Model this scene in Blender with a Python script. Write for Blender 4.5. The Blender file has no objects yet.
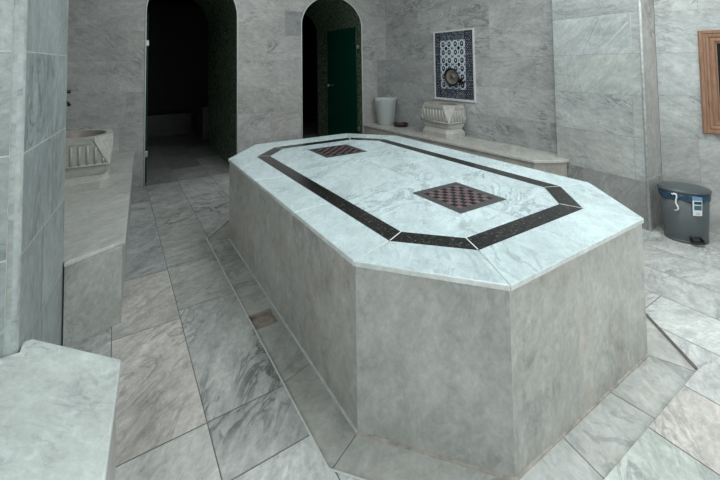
import bpy, bmesh, math, random
from mathutils import Vector, Matrix
random.seed(7)
S = bpy.context.scene
COL = S.collection
PI = math.pi

# ------------------------------------------------------------------ node helpers
def new_mat(name):
    m = bpy.data.materials.new(name); m.use_nodes = True
    nt = m.node_tree; nt.nodes.clear()
    out = nt.nodes.new('ShaderNodeOutputMaterial')
    b = nt.nodes.new('ShaderNodeBsdfPrincipled')
    nt.links.new(b.outputs[0], out.inputs[0])
    return m, nt, b

def nd(nt, typ, **kw):
    n = nt.nodes.new(typ)
    for k, v in kw.items():
        if k in n.inputs.keys(): n.inputs[k].default_value = v
        else: setattr(n, k, v)
    return n

def mth(nt, op, a, b=None, c=None):
    n = nt.nodes.new('ShaderNodeMath'); n.operation = op
    for i, v in enumerate((a, b, c)):
        if v is None: continue
        if isinstance(v, (int, float)): n.inputs[i].default_value = v
        else: nt.links.new(v, n.inputs[i])
    return n.outputs[0]

def maprange(nt, v, a, b, c=0.0, d=1.0, smooth=False):
    n = nt.nodes.new('ShaderNodeMapRange')
    if smooth: n.interpolation_type = 'SMOOTHSTEP'
    nt.links.new(v, n.inputs['Value'])
    n.inputs['From Min'].default_value = a; n.inputs['From Max'].default_value = b
    n.inputs['To Min'].default_value = c; n.inputs['To Max'].default_value = d
    return n.outputs['Result']

def mixc(nt, fac, a, b, blend='MIX'):
    n = nt.nodes.new('ShaderNodeMix'); n.data_type = 'RGBA'; n.blend_type = blend
    def put(sock, v):
        if isinstance(v, (int, float)): sock.default_value = v
        elif isinstance(v, tuple): sock.default_value = v if len(v) == 4 else (*v, 1)
        else: nt.links.new(v, sock)
    put(n.inputs[0], fac); put(n.inputs[6], a); put(n.inputs[7], b)
    return n.outputs[2]

def simple(name, col, rough=.5, metal=0., noise=0., scale=30., spec=.5, bump=0.):
    m, nt, b = new_mat(name)
    b.inputs['Roughness'].default_value = rough
    b.inputs['Metallic'].default_value = metal
    b.inputs['Specular IOR Level'].default_value = spec
    if noise:
        tc = nd(nt, 'ShaderNodeTexCoord')
        n = nd(nt, 'ShaderNodeTexNoise', Scale=scale, Detail=4.0)
        nt.links.new(tc.outputs['Object'], n.inputs['Vector'])
        f = maprange(nt, n.outputs[0], .3, .7, 1 - noise, 1 + noise)
        c = nt.nodes.new('ShaderNodeVectorMath'); c.operation = 'SCALE'
        c.inputs[0].default_value = col[:3]; nt.links.new(f, c.inputs['Scale'])
        nt.links.new(c.outputs[0], b.inputs['Base Color'])
        if bump:
            bp = nd(nt, 'ShaderNodeBump', Strength=bump, Distance=.004)
            nt.links.new(n.outputs[0], bp.inputs['Height']); nt.links.new(bp.outputs[0], b.inputs['Normal'])
    else:
        b.inputs['Base Color'].default_value = (*col[:3], 1)
    return m

def marble(name, rough=(.22, .42), use_obj=False, base=(.6, .62, .6), vein=.7, bump=.12, spec=.5, contrast=1.0, freq=1.0, iso=False, stain=0.):
    """white-grey marble; 'tint' corner colour gives each slab its tone (rgb) and its veining (alpha)."""
    m, nt, b = new_mat(name)
    tc = nd(nt, 'ShaderNodeTexCoord')
    src = tc.outputs['Object'] if use_obj else tc.outputs['UV']
    def mapped(sx, sy, sz=1.0):
        n = nt.nodes.new('ShaderNodeMapping'); sy = sx + (sy - sx) * .35 if iso else sy; n.inputs['Scale'].default_value = (sx * freq, sy * freq, sz * freq)
        nt.links.new(src, n.inputs['Vector']); return n.outputs[0]
    def noise(vec, scale, detail, rough_, dist):
        n = nd(nt, 'ShaderNodeTexNoise', Scale=scale, Detail=detail, Roughness=rough_, Distortion=dist)
        nt.links.new(vec, n.inputs['Vector']); return n.outputs[0]
    if use_obj:
        tint = None; vs = vein
    else:
        at = nd(nt, 'ShaderNodeAttribute', attribute_name='tint')
        tint = at.outputs['Color']; vs = at.outputs['Alpha']
    cloud = noise(mapped(1.0, 2.0), 1.7, 7.0, .6, 1.0)
    vn = noise(mapped(1.0, 2.6), 2.3, 9.0, .62, 1.6)
    v1 = maprange(nt, mth(nt, 'ABSOLUTE', mth(nt, 'SUBTRACT', vn, .5)), 0.0, .05, 1.0, 0.0, True)
    vm = maprange(nt, noise(mapped(1.0, 1.5), 1.6, 4.0, .55, .6), .46, .62)
    vn2 = noise(mapped(1.2, 3.4), 6.0, 8.0, .65, 1.2)
    v2 = maprange(nt, vn2, .56, .72, 0.0, 1.0, True)
    vm2 = maprange(nt, noise(mapped(.8, 1.3), 2.1, 3.0, .5, .3), .45, .65)
    streak = noise(mapped(1.8, 4.2), 7.0, 8.0, .72, .8)
    blot = noise(mapped(1.0, 1.9), 9.0, 9.0, .74, .9)
    bm_ = maprange(nt, noise(mapped(.7, 1.2), 2.4, 5.0, .6, .8), .44, .64)
    v3 = mth(nt, 'MULTIPLY', maprange(nt, blot, .55, .64, 0.0, 1.0, True), bm_)
    grain = noise(mapped(1.0, 1.4), 38.0, 5.0, .7, .3)
    veins = mth(nt, 'MAXIMUM', mth(nt, 'MULTIPLY', v3, .95), mth(nt, 'MULTIPLY', v1, vm), mth(nt, 'MAXIMUM', mth(nt, 'MULTIPLY', v1, vm), mth(nt, 'MULTIPLY', mth(nt, 'MULTIPLY', v2, vm2), .8)))
    fac = mth(nt, 'MULTIPLY', veins, vs)
    f1 = maprange(nt, cloud, .3, .7, 1 - .15 * contrast, 1 + .10 * contrast)
    f2 = maprange(nt, streak, .3, .72, 1 + .05 * contrast, 1 - .09 * contrast)
    f3 = maprange(nt, grain, .3, .7, 1 + .07 * contrast, 1 - .07 * contrast)
    mid = noise(mapped(1.0, 1.7), 13.0, 8.0, .72, .6)
    f4 = maprange(nt, mid, .3, .7, 1 - .13 * contrast, 1 + .10 * contrast)
    f = mth(nt, 'MULTIPLY', mth(nt, 'MULTIPLY', f1, f2), mth(nt, 'MULTIPLY', f3, f4))
    sc = nt.nodes.new('ShaderNodeVectorMath'); sc.operation = 'SCALE'
    if tint is None: sc.inputs[0].default_value = base
    else: nt.links.new(tint, sc.inputs[0])
    nt.links.new(f, sc.inputs['Scale'])
    col = sc.outputs[0]
    dark = nt.nodes.new('ShaderNodeVectorMath'); dark.operation = 'MULTIPLY'
    nt.links.new(col, dark.inputs[0]); dark.inputs[1].default_value = (.36, .385, .40)
    out = mixc(nt, fac, col, dark.outputs[0])
    if stain:
        st = maprange(nt, noise(mapped(1.0, 1.0), 3.1, 6.0, .6, .5), .52, .72, 0.0, stain, True)
        wm = nt.nodes.new('ShaderNodeVectorMath'); wm.operation = 'MULTIPLY'
        nt.links.new(out, wm.inputs[0]); wm.inputs[1].default_value = (.86, .76, .66)
        out = mixc(nt, st, out, wm.outputs[0])
    nt.links.new(out, b.inputs['Base Color'])
    nt.links.new(maprange(nt, streak, .3, .7, rough[0], rough[1]), b.inputs['Roughness'])
    b.inputs['Specular IOR Level'].default_value = spec
    if bump:
        bp = nd(nt, 'ShaderNodeBump', Strength=bump, Distance=.003)
        nt.links.new(streak, bp.inputs['Height']); nt.links.new(bp.outputs[0], b.inputs['Normal'])
    return m

M = {}
M['wall'] = marble('wall marble', rough=(.30, .5), contrast=1.5)
M['floor'] = marble('floor marble', rough=(.28, .5), contrast=1.8, bump=.4)
M['block'] = marble('polished marble', rough=(.16, .32), contrast=1.1, bump=.05)
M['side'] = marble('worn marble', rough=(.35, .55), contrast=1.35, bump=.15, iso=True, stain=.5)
M['bench'] = marble('bench marble', rough=(.3, .48), contrast=1.2, bump=.1)
M['kurna'] = marble('carved marble', use_obj=True, base=(.47, .465, .435), vein=.5, rough=(.4, .6), contrast=.7, freq=2.5)
M['kurna_in'] = marble('stained shaded basin marble', use_obj=True, base=(.26, .235, .21), vein=.3, rough=(.4, .6), contrast=.9, freq=2.5)  # brown stain and the hollow's low light, both put into the base colour
M['bead'] = simple('brownish pale grout', (.42, .395, .36), .8, noise=.3)
M['grout_dark'] = simple('dark grout', (.20, .205, .20), .8, noise=.25)
M['grout_mid'] = simple('grey grout', (.30, .31, .305), .8, noise=.2)
M['grout_light'] = simple('pale grout', (.62, .65, .64), .8, noise=.12)
M['vein_dark'] = simple('dark stone vein', (.24, .26, .26), .4, noise=.3)
M['vein_pale'] = simple('pale stone vein', (.50, .525, .52), .4, noise=.2)
M['granite'] = None
M['plaster'] = simple('white plaster', (.62, .63, .62), .9, noise=.05, scale=3)
M['metal'] = simple('brushed steel', (.62, .63, .62), .3, 1.0)
M['dull_steel'] = simple('dull dark steel', (.22, .23, .23), .4, 1.0)
M['bronze'] = simple('tarnished tin lined copper', (.23, .21, .195), .5, .35, noise=.3, scale=40)
M['copper'] = simple('dark hammered copper', (.08, .062, .055), .4, .7, noise=.35, scale=90, bump=.3)
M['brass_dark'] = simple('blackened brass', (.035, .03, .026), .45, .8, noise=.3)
M['bin'] = simple('slate grey plastic', (.085, .10, .105), .42, noise=.06, scale=60)
M['bin_lid'] = simple('slate grey lid plastic', (.08, .098, .10), .33, noise=.05, scale=60)
M['black'] = simple('black plastic', (.008, .008, .009), .45)
M['liner'] = simple('navy blue bin bag', (.018, .055, .105), .25, noise=.4, scale=40)
M['white_strip'] = simple('white plastic strip', (.82, .84, .84), .4)
M['label_white'] = simple('label white', (.75, .77, .77), .5)
M['label_blue'] = simple('label blue', (.16, .30, .52), .5)
M['label_navy'] = simple('label navy', (.012, .03, .06), .5)
M['label_teal'] = simple('label teal', (.05, .14, .20), .5)
M['label_grey'] = simple('label grey', (.35, .36, .36), .5)
M['drain'] = simple('brown clay drain', (.34, .30, .25), .8, noise=.25, scale=25)
M['tile_navy'] = simple('navy glaze', (.034, .038, .052), .2, noise=.4, scale=60)
M['tile_white'] = simple('white blue glaze', (.58, .64, .68), .2, noise=.12, scale=60)
M['tile_dot'] = simple('pale blue glaze', (.42, .46, .52), .2)
M['tile_blue'] = simple('blue glaze', (.10, .16, .26), .2, noise=.3, scale=80)
M['tile_ink'] = simple('ink blue glaze', (.012, .018, .04), .2)
M['dark_hole'] = simple('dark recess', (.006, .006, .006), .8)
M['dark_glass'] = simple('dark glass', (.01, .011, .012), .08)
M['red_sq'] = simple('rose marble square', (.165, .105, .11), .25, noise=.3, scale=60)
M['black_sq'] = simple('black marble square', (.012, .011, .013), .2, noise=.3, scale=60)
M['board_rim'] = simple('grey speckled board rim', (.07, .068, .072), .3, noise=.7, scale=140)

def mk_granite():
    m, nt, b = new_mat('black granite')
    tc = nd(nt, 'ShaderNodeTexCoord')
    v = nd(nt, 'ShaderNodeTexNoise', Scale=75.0, Detail=5.0, Roughness=.7)
    nt.links.new(tc.outputs['Object'], v.inputs['Vector'])
    f = maprange(nt, v.outputs[0], .56, .70)
    c = mixc(nt, f, (.012, .012, .013), (.17, .18, .15))
    nt.links.new(c, b.inputs['Base Color']); b.inputs['Roughness'].default_value = .22
    return m
M['granite'] = mk_granite()

def mk_mosaic(name, ca, cb, cc, grout, cell=.028, rough=.22):
    m, nt, b = new_mat(name)
    tc = nd(nt, 'ShaderNodeTexCoord')
    sc = nt.nodes.new('ShaderNodeVectorMath'); sc.operation = 'SCALE'; sc.inputs['Scale'].default_value = 1 / cell
    nt.links.new(tc.outputs['UV'], sc.inputs[0])
    fr = nt.nodes.new('ShaderNodeVectorMath'); fr.operation = 'FRACTION'; nt.links.new(sc.outputs[0], fr.inputs[0])
    fl = nt.nodes.new('ShaderNodeVectorMath'); fl.operation = 'FLOOR'; nt.links.new(sc.outputs[0], fl.inputs[0])
    sp = nt.nodes.new('ShaderNodeSeparateXYZ'); nt.links.new(fr.outputs[0], sp.inputs[0])
    def edge(s): return mth(nt, 'ABSOLUTE', mth(nt, 'SUBTRACT', s, .5))
    mask = mth(nt, 'LESS_THAN', mth(nt, 'MAXIMUM', edge(sp.outputs[0]), edge(sp.outputs[1])), .42)
    wn = nd(nt, 'ShaderNodeTexWhiteNoise'); wn.noise_dimensions = '2D'; nt.links.new(fl.outputs[0], wn.inputs['Vector'])
    r = nt.nodes.new('ShaderNodeValToRGB'); nt.links.new(wn.outputs['Value'], r.inputs[0])
    e = r.color_ramp.elements
    e[0].color = (*ca, 1); e[1].color = (*cc, 1); x = e.new(.55); x.color = (*cb, 1)
    c = mixc(nt, mask, (*grout, 1), r.outputs[0])
    nt.links.new(c, b.inputs['Base Color']); b.inputs['Roughness'].default_value = rough
    bp = nd(nt, 'ShaderNodeBump', Strength=.5, Distance=.002); nt.links.new(mask, bp.inputs['Height'])
    nt.links.new(bp.outputs[0], b.inputs['Normal'])
    return m
M['mosaic'] = mk_mosaic('green glass mosaic', (.075, .125, .08), (.12, .18, .12), (.26, .30, .21), (.025, .03, .026))
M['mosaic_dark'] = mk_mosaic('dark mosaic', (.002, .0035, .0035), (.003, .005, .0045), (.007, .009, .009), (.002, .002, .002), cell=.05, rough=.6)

def mk_green_glass():
    m, nt, b = new_mat('dark green glass')
    b.inputs['Base Color'].default_value = (.004, .055, .034, 1)
    b.inputs['Roughness'].default_value = .12
    b.inputs['Transmission Weight'].default_value = .25
    b.inputs['Coat Weight'].default_value = .2
    return m
M['green_glass'] = mk_green_glass()

def mk_bucket():
    m, nt, b = new_mat('milky translucent plastic')
    b.inputs['Base Color'].default_value = (.80, .86, .85, 1)
    b.inputs['Roughness'].default_value = .3
    b.inputs['Transmission Weight'].default_value = .55
    b.inputs['IOR'].default_value = 1.12
    return m
M['bucket'] = mk_bucket()

def mk_wood():
    m, nt, b = new_mat('brown moulded wood')
    tc = nd(nt, 'ShaderNodeTexCoord')
    mp = nt.nodes.new('ShaderNodeMapping'); mp.inputs['Scale'].default_value = (18, 18, 2.2)
    nt.links.new(tc.outputs['Object'], mp.inputs[0])
    n = nd(nt, 'ShaderNodeTexNoise', Scale=4.0, Detail=6.0, Roughness=.6, Distortion=.6); nt.links.new(mp.outputs[0], n.inputs['Vector'])
    c = mixc(nt, maprange(nt, n.outputs[0], .3, .7), (.20, .105, .062), (.33, .185, .115))
    nt.links.new(c, b.inputs['Base Color']); b.inputs['Roughness'].default_value = .42
    return m
M['wood'] = mk_wood()

# ------------------------------------------------------------------ mesh helpers
class MB:
    """collects polygons with per-corner tint + planar uv; build() links ONE mesh object"""
    def __init__(s): s.p = []
    def poly(s, pts, tint=(.55, .57, .56), vein=.5, ang=0., off=None, mat=0, uv=None, smooth=False):
        pts = [Vector(p) for p in pts]
        if uv is None:
            n = Vector((0, 0, 0))
            for i in range(len(pts)):
                n += pts[i].cross(pts[(i + 1) % len(pts)])
            if n.length < 1e-9: return
            n.normalize()
            e1 = Vector((1, 0, 0)) if abs(n.z) > .7 else Vector((-n.y, n.x, 0)).normalized()
            e2 = n.cross(e1)
            if e2.z < 0 or (abs(n.z) > .7 and e2.y < 0): e2 = -e2
            off = off or (random.uniform(0, 40), random.uniform(0, 40))
            ca, sa = math.cos(ang), math.sin(ang)
            uv = []
            for p in pts:
                a, b = p.dot(e1), p.dot(e2)
                uv.append((a * ca + b * sa + off[0], -a * sa + b * ca + off[1]))
        s.p.append((pts, (*tint, vein), uv, mat, smooth))
    def box(s, lo, hi, mat=0, tint=(.55, .57, .56), vein=.4, ang=0., M4=None):
        x0, y0, z0 = lo; x1, y1, z1 = hi
        v = [Vector(q) for q in ((x0, y0, z0), (x1, y0, z0), (x1, y1, z0), (x0, y1, z0), (x0, y0, z1), (x1, y0, z1), (x1, y1, z1), (x0, y1, z1))]
        if M4 is not None: v = [M4 @ q for q in v]
        for f in ((3, 2, 1, 0), (4, 5, 6, 7), (0, 1, 5, 4), (1, 2, 6, 5), (2, 3, 7, 6), (3, 0, 4, 7)):
            s.poly([v[i] for i in f], tint, vein, ang, mat=mat)
    def prism(s, poly, z0, z1, mat=0, tint=(.55, .57, .56), vein=.4, ang=0., side_tint=None, top=True, bottom=True, side_vein=None):
        n = len(poly)
        if area2(poly) < 0: poly = poly[::-1]
        if top: s.poly([(x, y, z1) for x, y in poly], tint, vein, ang, mat=mat)
        if bottom: s.poly([(x, y, z0) for x, y in poly[::-1]], tint, vein, ang, mat=mat)
        for i in range(n):
            a, b = poly[i], poly[(i + 1) % n]
            s.poly([(*a, z0), (*b, z0), (*b, z1), (*a, z1)], side_tint or tint, vein if side_vein is None else side_vein, ang, mat=mat)
    def loft(s, rings, mat=0, cap0=True, cap1=True, smooth=True, tint=(.5, .5, .5), closed=True):
        n = len(rings[0])
        for k in range(len(rings) - 1):
            A, B = rings[k], rings[k + 1]
            for i in range(n if closed else n - 1):
                j = (i + 1) % n
                s.poly([A[i], A[j], B[j], B[i]], tint, mat=mat, smooth=smooth)
        if cap0: s.poly(list(rings[0])[::-1], tint, mat=mat)
        if cap1: s.poly(list(rings[-1]), tint, mat=mat)
    def tube(s, pts, r, n=10, mat=0, cap=True):
        pts = [Vector(p) for p in pts]; rings = []
        rr = r if isinstance(r, (list, tuple)) else [r] * len(pts)
        up = None
        for i, p in enumerate(pts):
            t = (pts[min(i + 1, len(pts) - 1)] - pts[max(i - 1, 0)]).normalized()
            if up is None:
                up = Vector((0, 0, 1)) if abs(t.z) < .9 else Vector((1, 0, 0))
            a = t.cross(up).normalized(); b = a.cross(t).normalized(); up = b
            rings.append([p + (a * math.cos(2 * PI * k / n) + b * math.sin(2 * PI * k / n)) * rr[i] for k in range(n)])
        s.loft(rings, mat, cap, cap)
    def build(s, name, mats, parent=None, weld=True, bevel=0., kind=None, loc=None, seg=2, sharp=None):
        if not isinstance(mats, (list, tuple)): mats = [mats]
        me = bpy.data.meshes.new(name); idx = {}; vs = []; fs = []
        o0 = Vector(loc) if loc is not None else Vector((0, 0, 0))
        keep = []
        for pts, t, uv, m, sm in s.p:
            f = []
            for p in pts:
                q = p - o0
                key = (round(q.x, 5), round(q.y, 5), round(q.z, 5)) if weld else len(vs)
                if key not in idx: idx[key] = len(vs); vs.append(q)
                f.append(idx[key])
            g = []; u2 = []
            for a, w in zip(f, uv):
                if g and a == g[-1]: continue
                g.append(a); u2.append(w)
            if len(g) > 1 and g[0] == g[-1]: g.pop(); u2.pop()
            if len(set(g)) < 3 or len(set(g)) != len(g): continue
            fs.append(g); keep.append((t, u2, m, sm))
        me.from_pydata(vs, [], fs)
        ca = me.color_attributes.new('tint', 'FLOAT_COLOR', 'CORNER')
        ul = me.uv_layers.new(name='UVMap')
        for pl, (t, u2, m, sm) in zip(me.polygons, keep):
            pl.material_index = m; pl.use_smooth = sm
            for li, w in zip(pl.loop_indices, u2):
                ca.data[li].color = t; ul.data[li].uv = w
        for m in mats: me.materials.append(m)
        o = bpy.data.objects.new(name, me); COL.objects.link(o)
        if loc is not None: o.location = loc
        if parent is not None:
            o.parent = parent
            if loc is not None: o.location = Vector(loc) - parent.location
            else: o.location = -parent.location
        if bevel:
            b = o.modifiers.new('edge', 'BEVEL'); b.width = bevel; b.segments = seg; b.limit_method = 'ANGLE'; b.angle_limit = .6
        if kind: o['kind'] = kind
        return o

def thing(name, label, cat, loc, group=None):
    o = bpy.data.objects.new(name, None); COL.objects.link(o); o.location = loc
    o.empty_display_size = .1
    o['label'] = label; o['category'] = cat
    if group: o['group'] = group
    return o

def area2(p):
    return sum(p[i][0] * p[(i + 1) % len(p)][1] - p[(i + 1) % len(p)][0] * p[i][1] for i in range(len(p)))
def ccw(p): return p if area2(p) > 0 else p[::-1]
def clip_half(p, a, b, keep_left=True, eps=1e-9):
    """keep the part of polygon p left of line a->b (right if not keep_left)"""
    def side(q):
        v = (b[0] - a[0]) * (q[1] - a[1]) - (b[1] - a[1]) * (q[0] - a[0])
        return v if keep_left else -v
    out = []
    for i in range(len(p)):
        q, r = p[i], p[(i + 1) % len(p)]; sq, sr = side(q), side(r)
        if sq >= -eps: out.append(q)
        if (sq > eps and sr < -eps) or (sq < -eps and sr > eps):
            t = sq / (sq - sr); out.append((q[0] + t * (r[0] - q[0]), q[1] + t * (r[1] - q[1])))
    return out if len(out) > 2 and abs(area2(out)) > 1e-7 else []
def subtract(p, hole):
    """convex p minus convex hole -> convex pieces"""
    hole = ccw(hole); res = []; cur = ccw(p)
    for i in range(len(hole)):
        a, b = hole[i], hole[(i + 1) % len(hole)]
        o = clip_half(cur, a, b, False)
        if o: res.append(o)
        cur = clip_half(cur, a, b, True)
        if not cur: break
    return res
def intersect(p, q):
    q = ccw(q); cur = ccw(p)
    for i in range(len(q)):
        cur = clip_half(cur, q[i], q[(i + 1) % len(q)], True)
        if not cur: return []
    return cur
def inset(p, g):
    """shrink convex polygon by g"""
    p = ccw(p); cur = p
    for i in range(len(p)):
        a, b = Vector(p[i]), Vector(p[(i + 1) % len(p)])
        d = (b - a)
        if d.length < 1e-6: continue
        n = Vector((-d.y, d.x)).normalized() * g
        cur = clip_half(cur, tuple(a + n), tuple(b + n), True)
        if not cur: return []
    return cur

def convex(p):
    p = ccw(p); n = len(p)
    return all((p[(i+1)%n][0]-p[i][0])*(p[(i+2)%n][1]-p[(i+1)%n][1])-(p[(i+1)%n][1]-p[i][1])*(p[(i+2)%n][0]-p[(i+1)%n][0]) >= -1e-9 for i in range(n))

def jit(c, j=.05, w=.0):
    k = 1 + random.uniform(-j, j); ww = random.uniform(-w, w)
    return (c[0] * k * (1 + ww), c[1] * k, c[2] * k * (1 - ww))

# ------------------------------------------------------------------ the central marble block (octagon)
CU, CV = 1.8264, 2.3715
def octa(L, W, cu, cv):
    P = dict(A=(-L + cu, -W), B=(-L, -W + cv), C=(-L, W - cv), D=(-L + cu, W), E=(L - cu, W), F=(L, W - cv), G=(L, -W + cv), H=(L - cu, -W))
    return [(CU + P[k][1], CV + P[k][0]) for k in 'ABCDEFGH']
def octo(off, L=1.4756, W=.9603, cu=.4534, cv=.3983):
    return octa(L + off, W + off, cu + .586 * off, cv + .586 * off)
OUT = octo(0); BODY = octo(-.011)
GUT = octo(.165); GUTI = octo(-.006)
BO = octa(1.4756 - .2427, .9603 - .2427, .2754, .2754)
BI = octa(1.4756 - .3477, .9603 - .3477, .2754 - .0615, .2754 - .0615)
TOP = .6767; SL = .024; GZ = -.020

def ring_pieces(o, i):
    return [(o[k], o[(k + 1) % 8], i[(k + 1) % 8], i[k]) for k in range(8)]
def split_quad(q, fr):
    a, b, c, d = [Vector(x) for x in q]; fr = [0] + fr + [1]
    return [tuple(tuple(v) for v in (a.lerp(b, f0), a.lerp(b, f1), d.lerp(c, f1), d.lerp(c, f0))) for f0, f1 in zip(fr, fr[1:])]

blk = thing('marble_platform', 'large octagonal white marble slab with black inlaid border and two checkerboards', 'platform', (CU, CV, GZ))
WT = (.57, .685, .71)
b = MB()
SPL = {0: [], 1: [.5], 2: [], 3: [.3, .62], 4: [], 5: [.5], 6: [], 7: [.36, .70]}
for k, q in enumerate(ring_pieces(OUT, octo(-.2427 + .0, ) if False else BO)):
    for sub in split_quad(q, SPL[k]):
        t = jit(WT, .03); p = inset(list(sub), .0012)
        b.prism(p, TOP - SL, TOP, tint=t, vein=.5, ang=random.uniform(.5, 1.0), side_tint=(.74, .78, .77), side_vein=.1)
# centre field slabs
cx = [BI[0][0] - .01, CU + .02, BI[3][0] + .01]
ys = [CV - 1.2, CV - .42, CV + .33, CV + 1.2]
for i in range(2):
    for j in range(3):
        p = intersect([(cx[i], ys[j]), (cx[i + 1], ys[j]), (cx[i + 1], ys[j + 1]), (cx[i], ys[j + 1])], BI)
        if p:
            p = inset(p, .0008)
            b.prism(p, TOP - SL, TOP, tint=jit(WT, .03), vein=.6, ang=random.uniform(.3, .9))
b.build('top_slab', M['block'], blk, bevel=.004)
b = MB()
b.prism(octo(-.014), TOP - SL - .001, TOP - .004, tint=(.5, .5, .48))
b.build('joint_bed', M['grout_mid'], blk)
b = MB()
for q in ring_pieces(BO, BI):
    b.prism(inset(list(q), .0016), TOP - SL + .001, TOP + .0005)
b.build('border_band', M['granite'], blk)
# thin pale lines at the mitres of the black border
for o, i in zip(BO, BI):
    b = MB(); o, i = Vector(o), Vector(i); d = (i - o).normalized(); n = Vector((-d.y, d.x)) * .0026
    b.poly([(*(o + n), TOP + .0009), (*(i + n), TOP + .0009), (*(i - n), TOP + .0009), (*(o - n), TOP + .0009)])
    b.build('mitre_line', M['white_strip'], blk)
# body panels
b = MB()
SPB = {0: [], 1: [.42], 2: [], 3: [.33, .66], 4: [], 5: [.5], 6: [], 7: [.34, .68]}
for k in range(8):
    a, c = Vector(BODY[k]), Vector(BODY[(k + 1) % 8]); fr = [0] + SPB[k] + [1]
    for f0, f1 in zip(fr, fr[1:]):
        p, q = a.lerp(c, f0), a.lerp(c, f1)
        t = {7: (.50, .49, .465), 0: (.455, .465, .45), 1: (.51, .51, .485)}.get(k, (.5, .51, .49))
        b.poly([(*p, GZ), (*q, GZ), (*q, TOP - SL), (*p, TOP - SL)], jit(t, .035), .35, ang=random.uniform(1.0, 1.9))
b.poly([(*p, GZ) for p in BODY[::-1]])
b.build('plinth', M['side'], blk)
# pale grout bead where the plinth meets the channel
b = MB()
for k, q in enumerate(ring_pieces(octo(-.003), BODY)):
    b.prism(list(q), GZ, GZ + .008, mat=1 if k in (5, 6, 7) else 0)
b.build('grout_bead', [M['bead'], M['grout_light']], blk)
# checkerboards
def board(x0, y0, x1, y1, rim):
    b = MB(); z = TOP + .0008
    b.poly([(x0, y0, z), (x1, y0, z), (x1, y1, z), (x0, y1, z)], mat=2)
    xa, ya, xb, yb = x0 + rim, y0 + rim, x1 - rim, y1 - rim
    for i in range(8):
        for j in range(8):
            w, h = (xb - xa) / 8, (yb - ya) / 8; g = .0015
            b.poly([(xa + i * w + g, ya + j * h + g, z + .0004), (xa + (i + 1) * w - g, ya + j * h + g, z + .0004),
                    (xa + (i + 1) * w - g, ya + (j + 1) * h - g, z + .0004), (xa + i * w + g, ya + (j + 1) * h - g, z + .0004)], mat=(i + j) % 2)
    o = b.build('checkerboard_inlay', [M['red_sq'], M['black_sq'], M['board_rim']], blk)
    return o
o1 = board(1.632, 1.452, 2.036, 1.848, .052); o1['label'] = 'red and black checkerboard nearest the front edge'
o2 = board(1.615, 2.936, 2.054, 3.318, .045); o2['label'] = 'red and black checkerboard nearest the doorways'

# ------------------------------------------------------------------ floor
b = MB()
FT = (.46, .475, .465)
GUTX = octo(.166)
def floor_tile(p, tint, vein, ang, holes=True, g=.0022):
    p = inset(p, g)
    if not p: return
    vm = min(q[1] for q in p)
    if vm > 5.3:                      # light fading past the doorways, put into the tile tint
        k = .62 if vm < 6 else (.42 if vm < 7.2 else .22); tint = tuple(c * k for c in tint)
    off = (random.uniform(0, 40), random.uniform(0, 40))
    for q in (subtract(p, GUTX) if holes else [p]):
        b.poly([(x, y, 0) for x, y in q], tint, vein, ang, off=off)
def strip(u0, u1, joints, tints=None, veins=None, ang=None, skew=0.):
    for k, (v0, v1) in enumerate(zip(joints, joints[1:])):
        t = tints[k] if tints and k < len(tints) and tints[k] else jit(FT, .09, .015)
        ve = veins[k] if veins and k < len(veins) and veins[k] is not None else random.uniform(.55, .95)
        an = ang[k] if ang and k < len(ang) and ang[k] is not None else random.uniform(-.5, .9)
        floor_tile([(u0, v0), (u1, v0), (u1, v1 + skew), (u0, v1 + skew)] if False else [(u0, v0), (u1, v0), (u1, v1), (u0, v1)], t, ve, an)
LT = (.47, .485, .475)
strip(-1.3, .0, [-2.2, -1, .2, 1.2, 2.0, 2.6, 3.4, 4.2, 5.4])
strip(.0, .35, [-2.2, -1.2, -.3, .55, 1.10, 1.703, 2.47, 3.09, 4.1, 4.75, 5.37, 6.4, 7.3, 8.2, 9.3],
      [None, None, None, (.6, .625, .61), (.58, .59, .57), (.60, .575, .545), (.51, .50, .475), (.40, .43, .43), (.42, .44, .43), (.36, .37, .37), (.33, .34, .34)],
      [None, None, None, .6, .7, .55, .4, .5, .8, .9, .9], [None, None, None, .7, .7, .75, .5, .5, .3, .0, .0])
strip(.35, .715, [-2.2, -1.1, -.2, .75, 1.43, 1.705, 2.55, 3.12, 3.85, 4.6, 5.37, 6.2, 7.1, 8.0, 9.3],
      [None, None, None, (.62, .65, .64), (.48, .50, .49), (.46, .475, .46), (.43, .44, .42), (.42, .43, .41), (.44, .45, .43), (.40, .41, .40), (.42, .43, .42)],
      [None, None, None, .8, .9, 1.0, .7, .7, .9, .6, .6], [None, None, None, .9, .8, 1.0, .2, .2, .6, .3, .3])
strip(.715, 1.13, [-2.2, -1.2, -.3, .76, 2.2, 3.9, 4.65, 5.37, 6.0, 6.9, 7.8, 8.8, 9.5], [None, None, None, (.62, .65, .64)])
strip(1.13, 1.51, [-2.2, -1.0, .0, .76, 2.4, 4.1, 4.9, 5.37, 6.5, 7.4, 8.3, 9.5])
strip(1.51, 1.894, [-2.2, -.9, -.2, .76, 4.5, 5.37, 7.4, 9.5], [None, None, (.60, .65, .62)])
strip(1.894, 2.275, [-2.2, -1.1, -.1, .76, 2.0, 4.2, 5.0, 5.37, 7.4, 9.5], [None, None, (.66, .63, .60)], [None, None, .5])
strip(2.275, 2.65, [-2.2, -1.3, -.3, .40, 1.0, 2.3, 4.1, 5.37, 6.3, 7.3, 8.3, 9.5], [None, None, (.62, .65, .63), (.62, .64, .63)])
strip(2.65, 3.01, [-2.2, -1.0, .05, 1.06, 1.96, 3.0, 4.3, 5.37, 6.3, 7.3, 8.3, 9.5], [None, None, (.70, .73, .71), (.58, .60, .58)])
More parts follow.
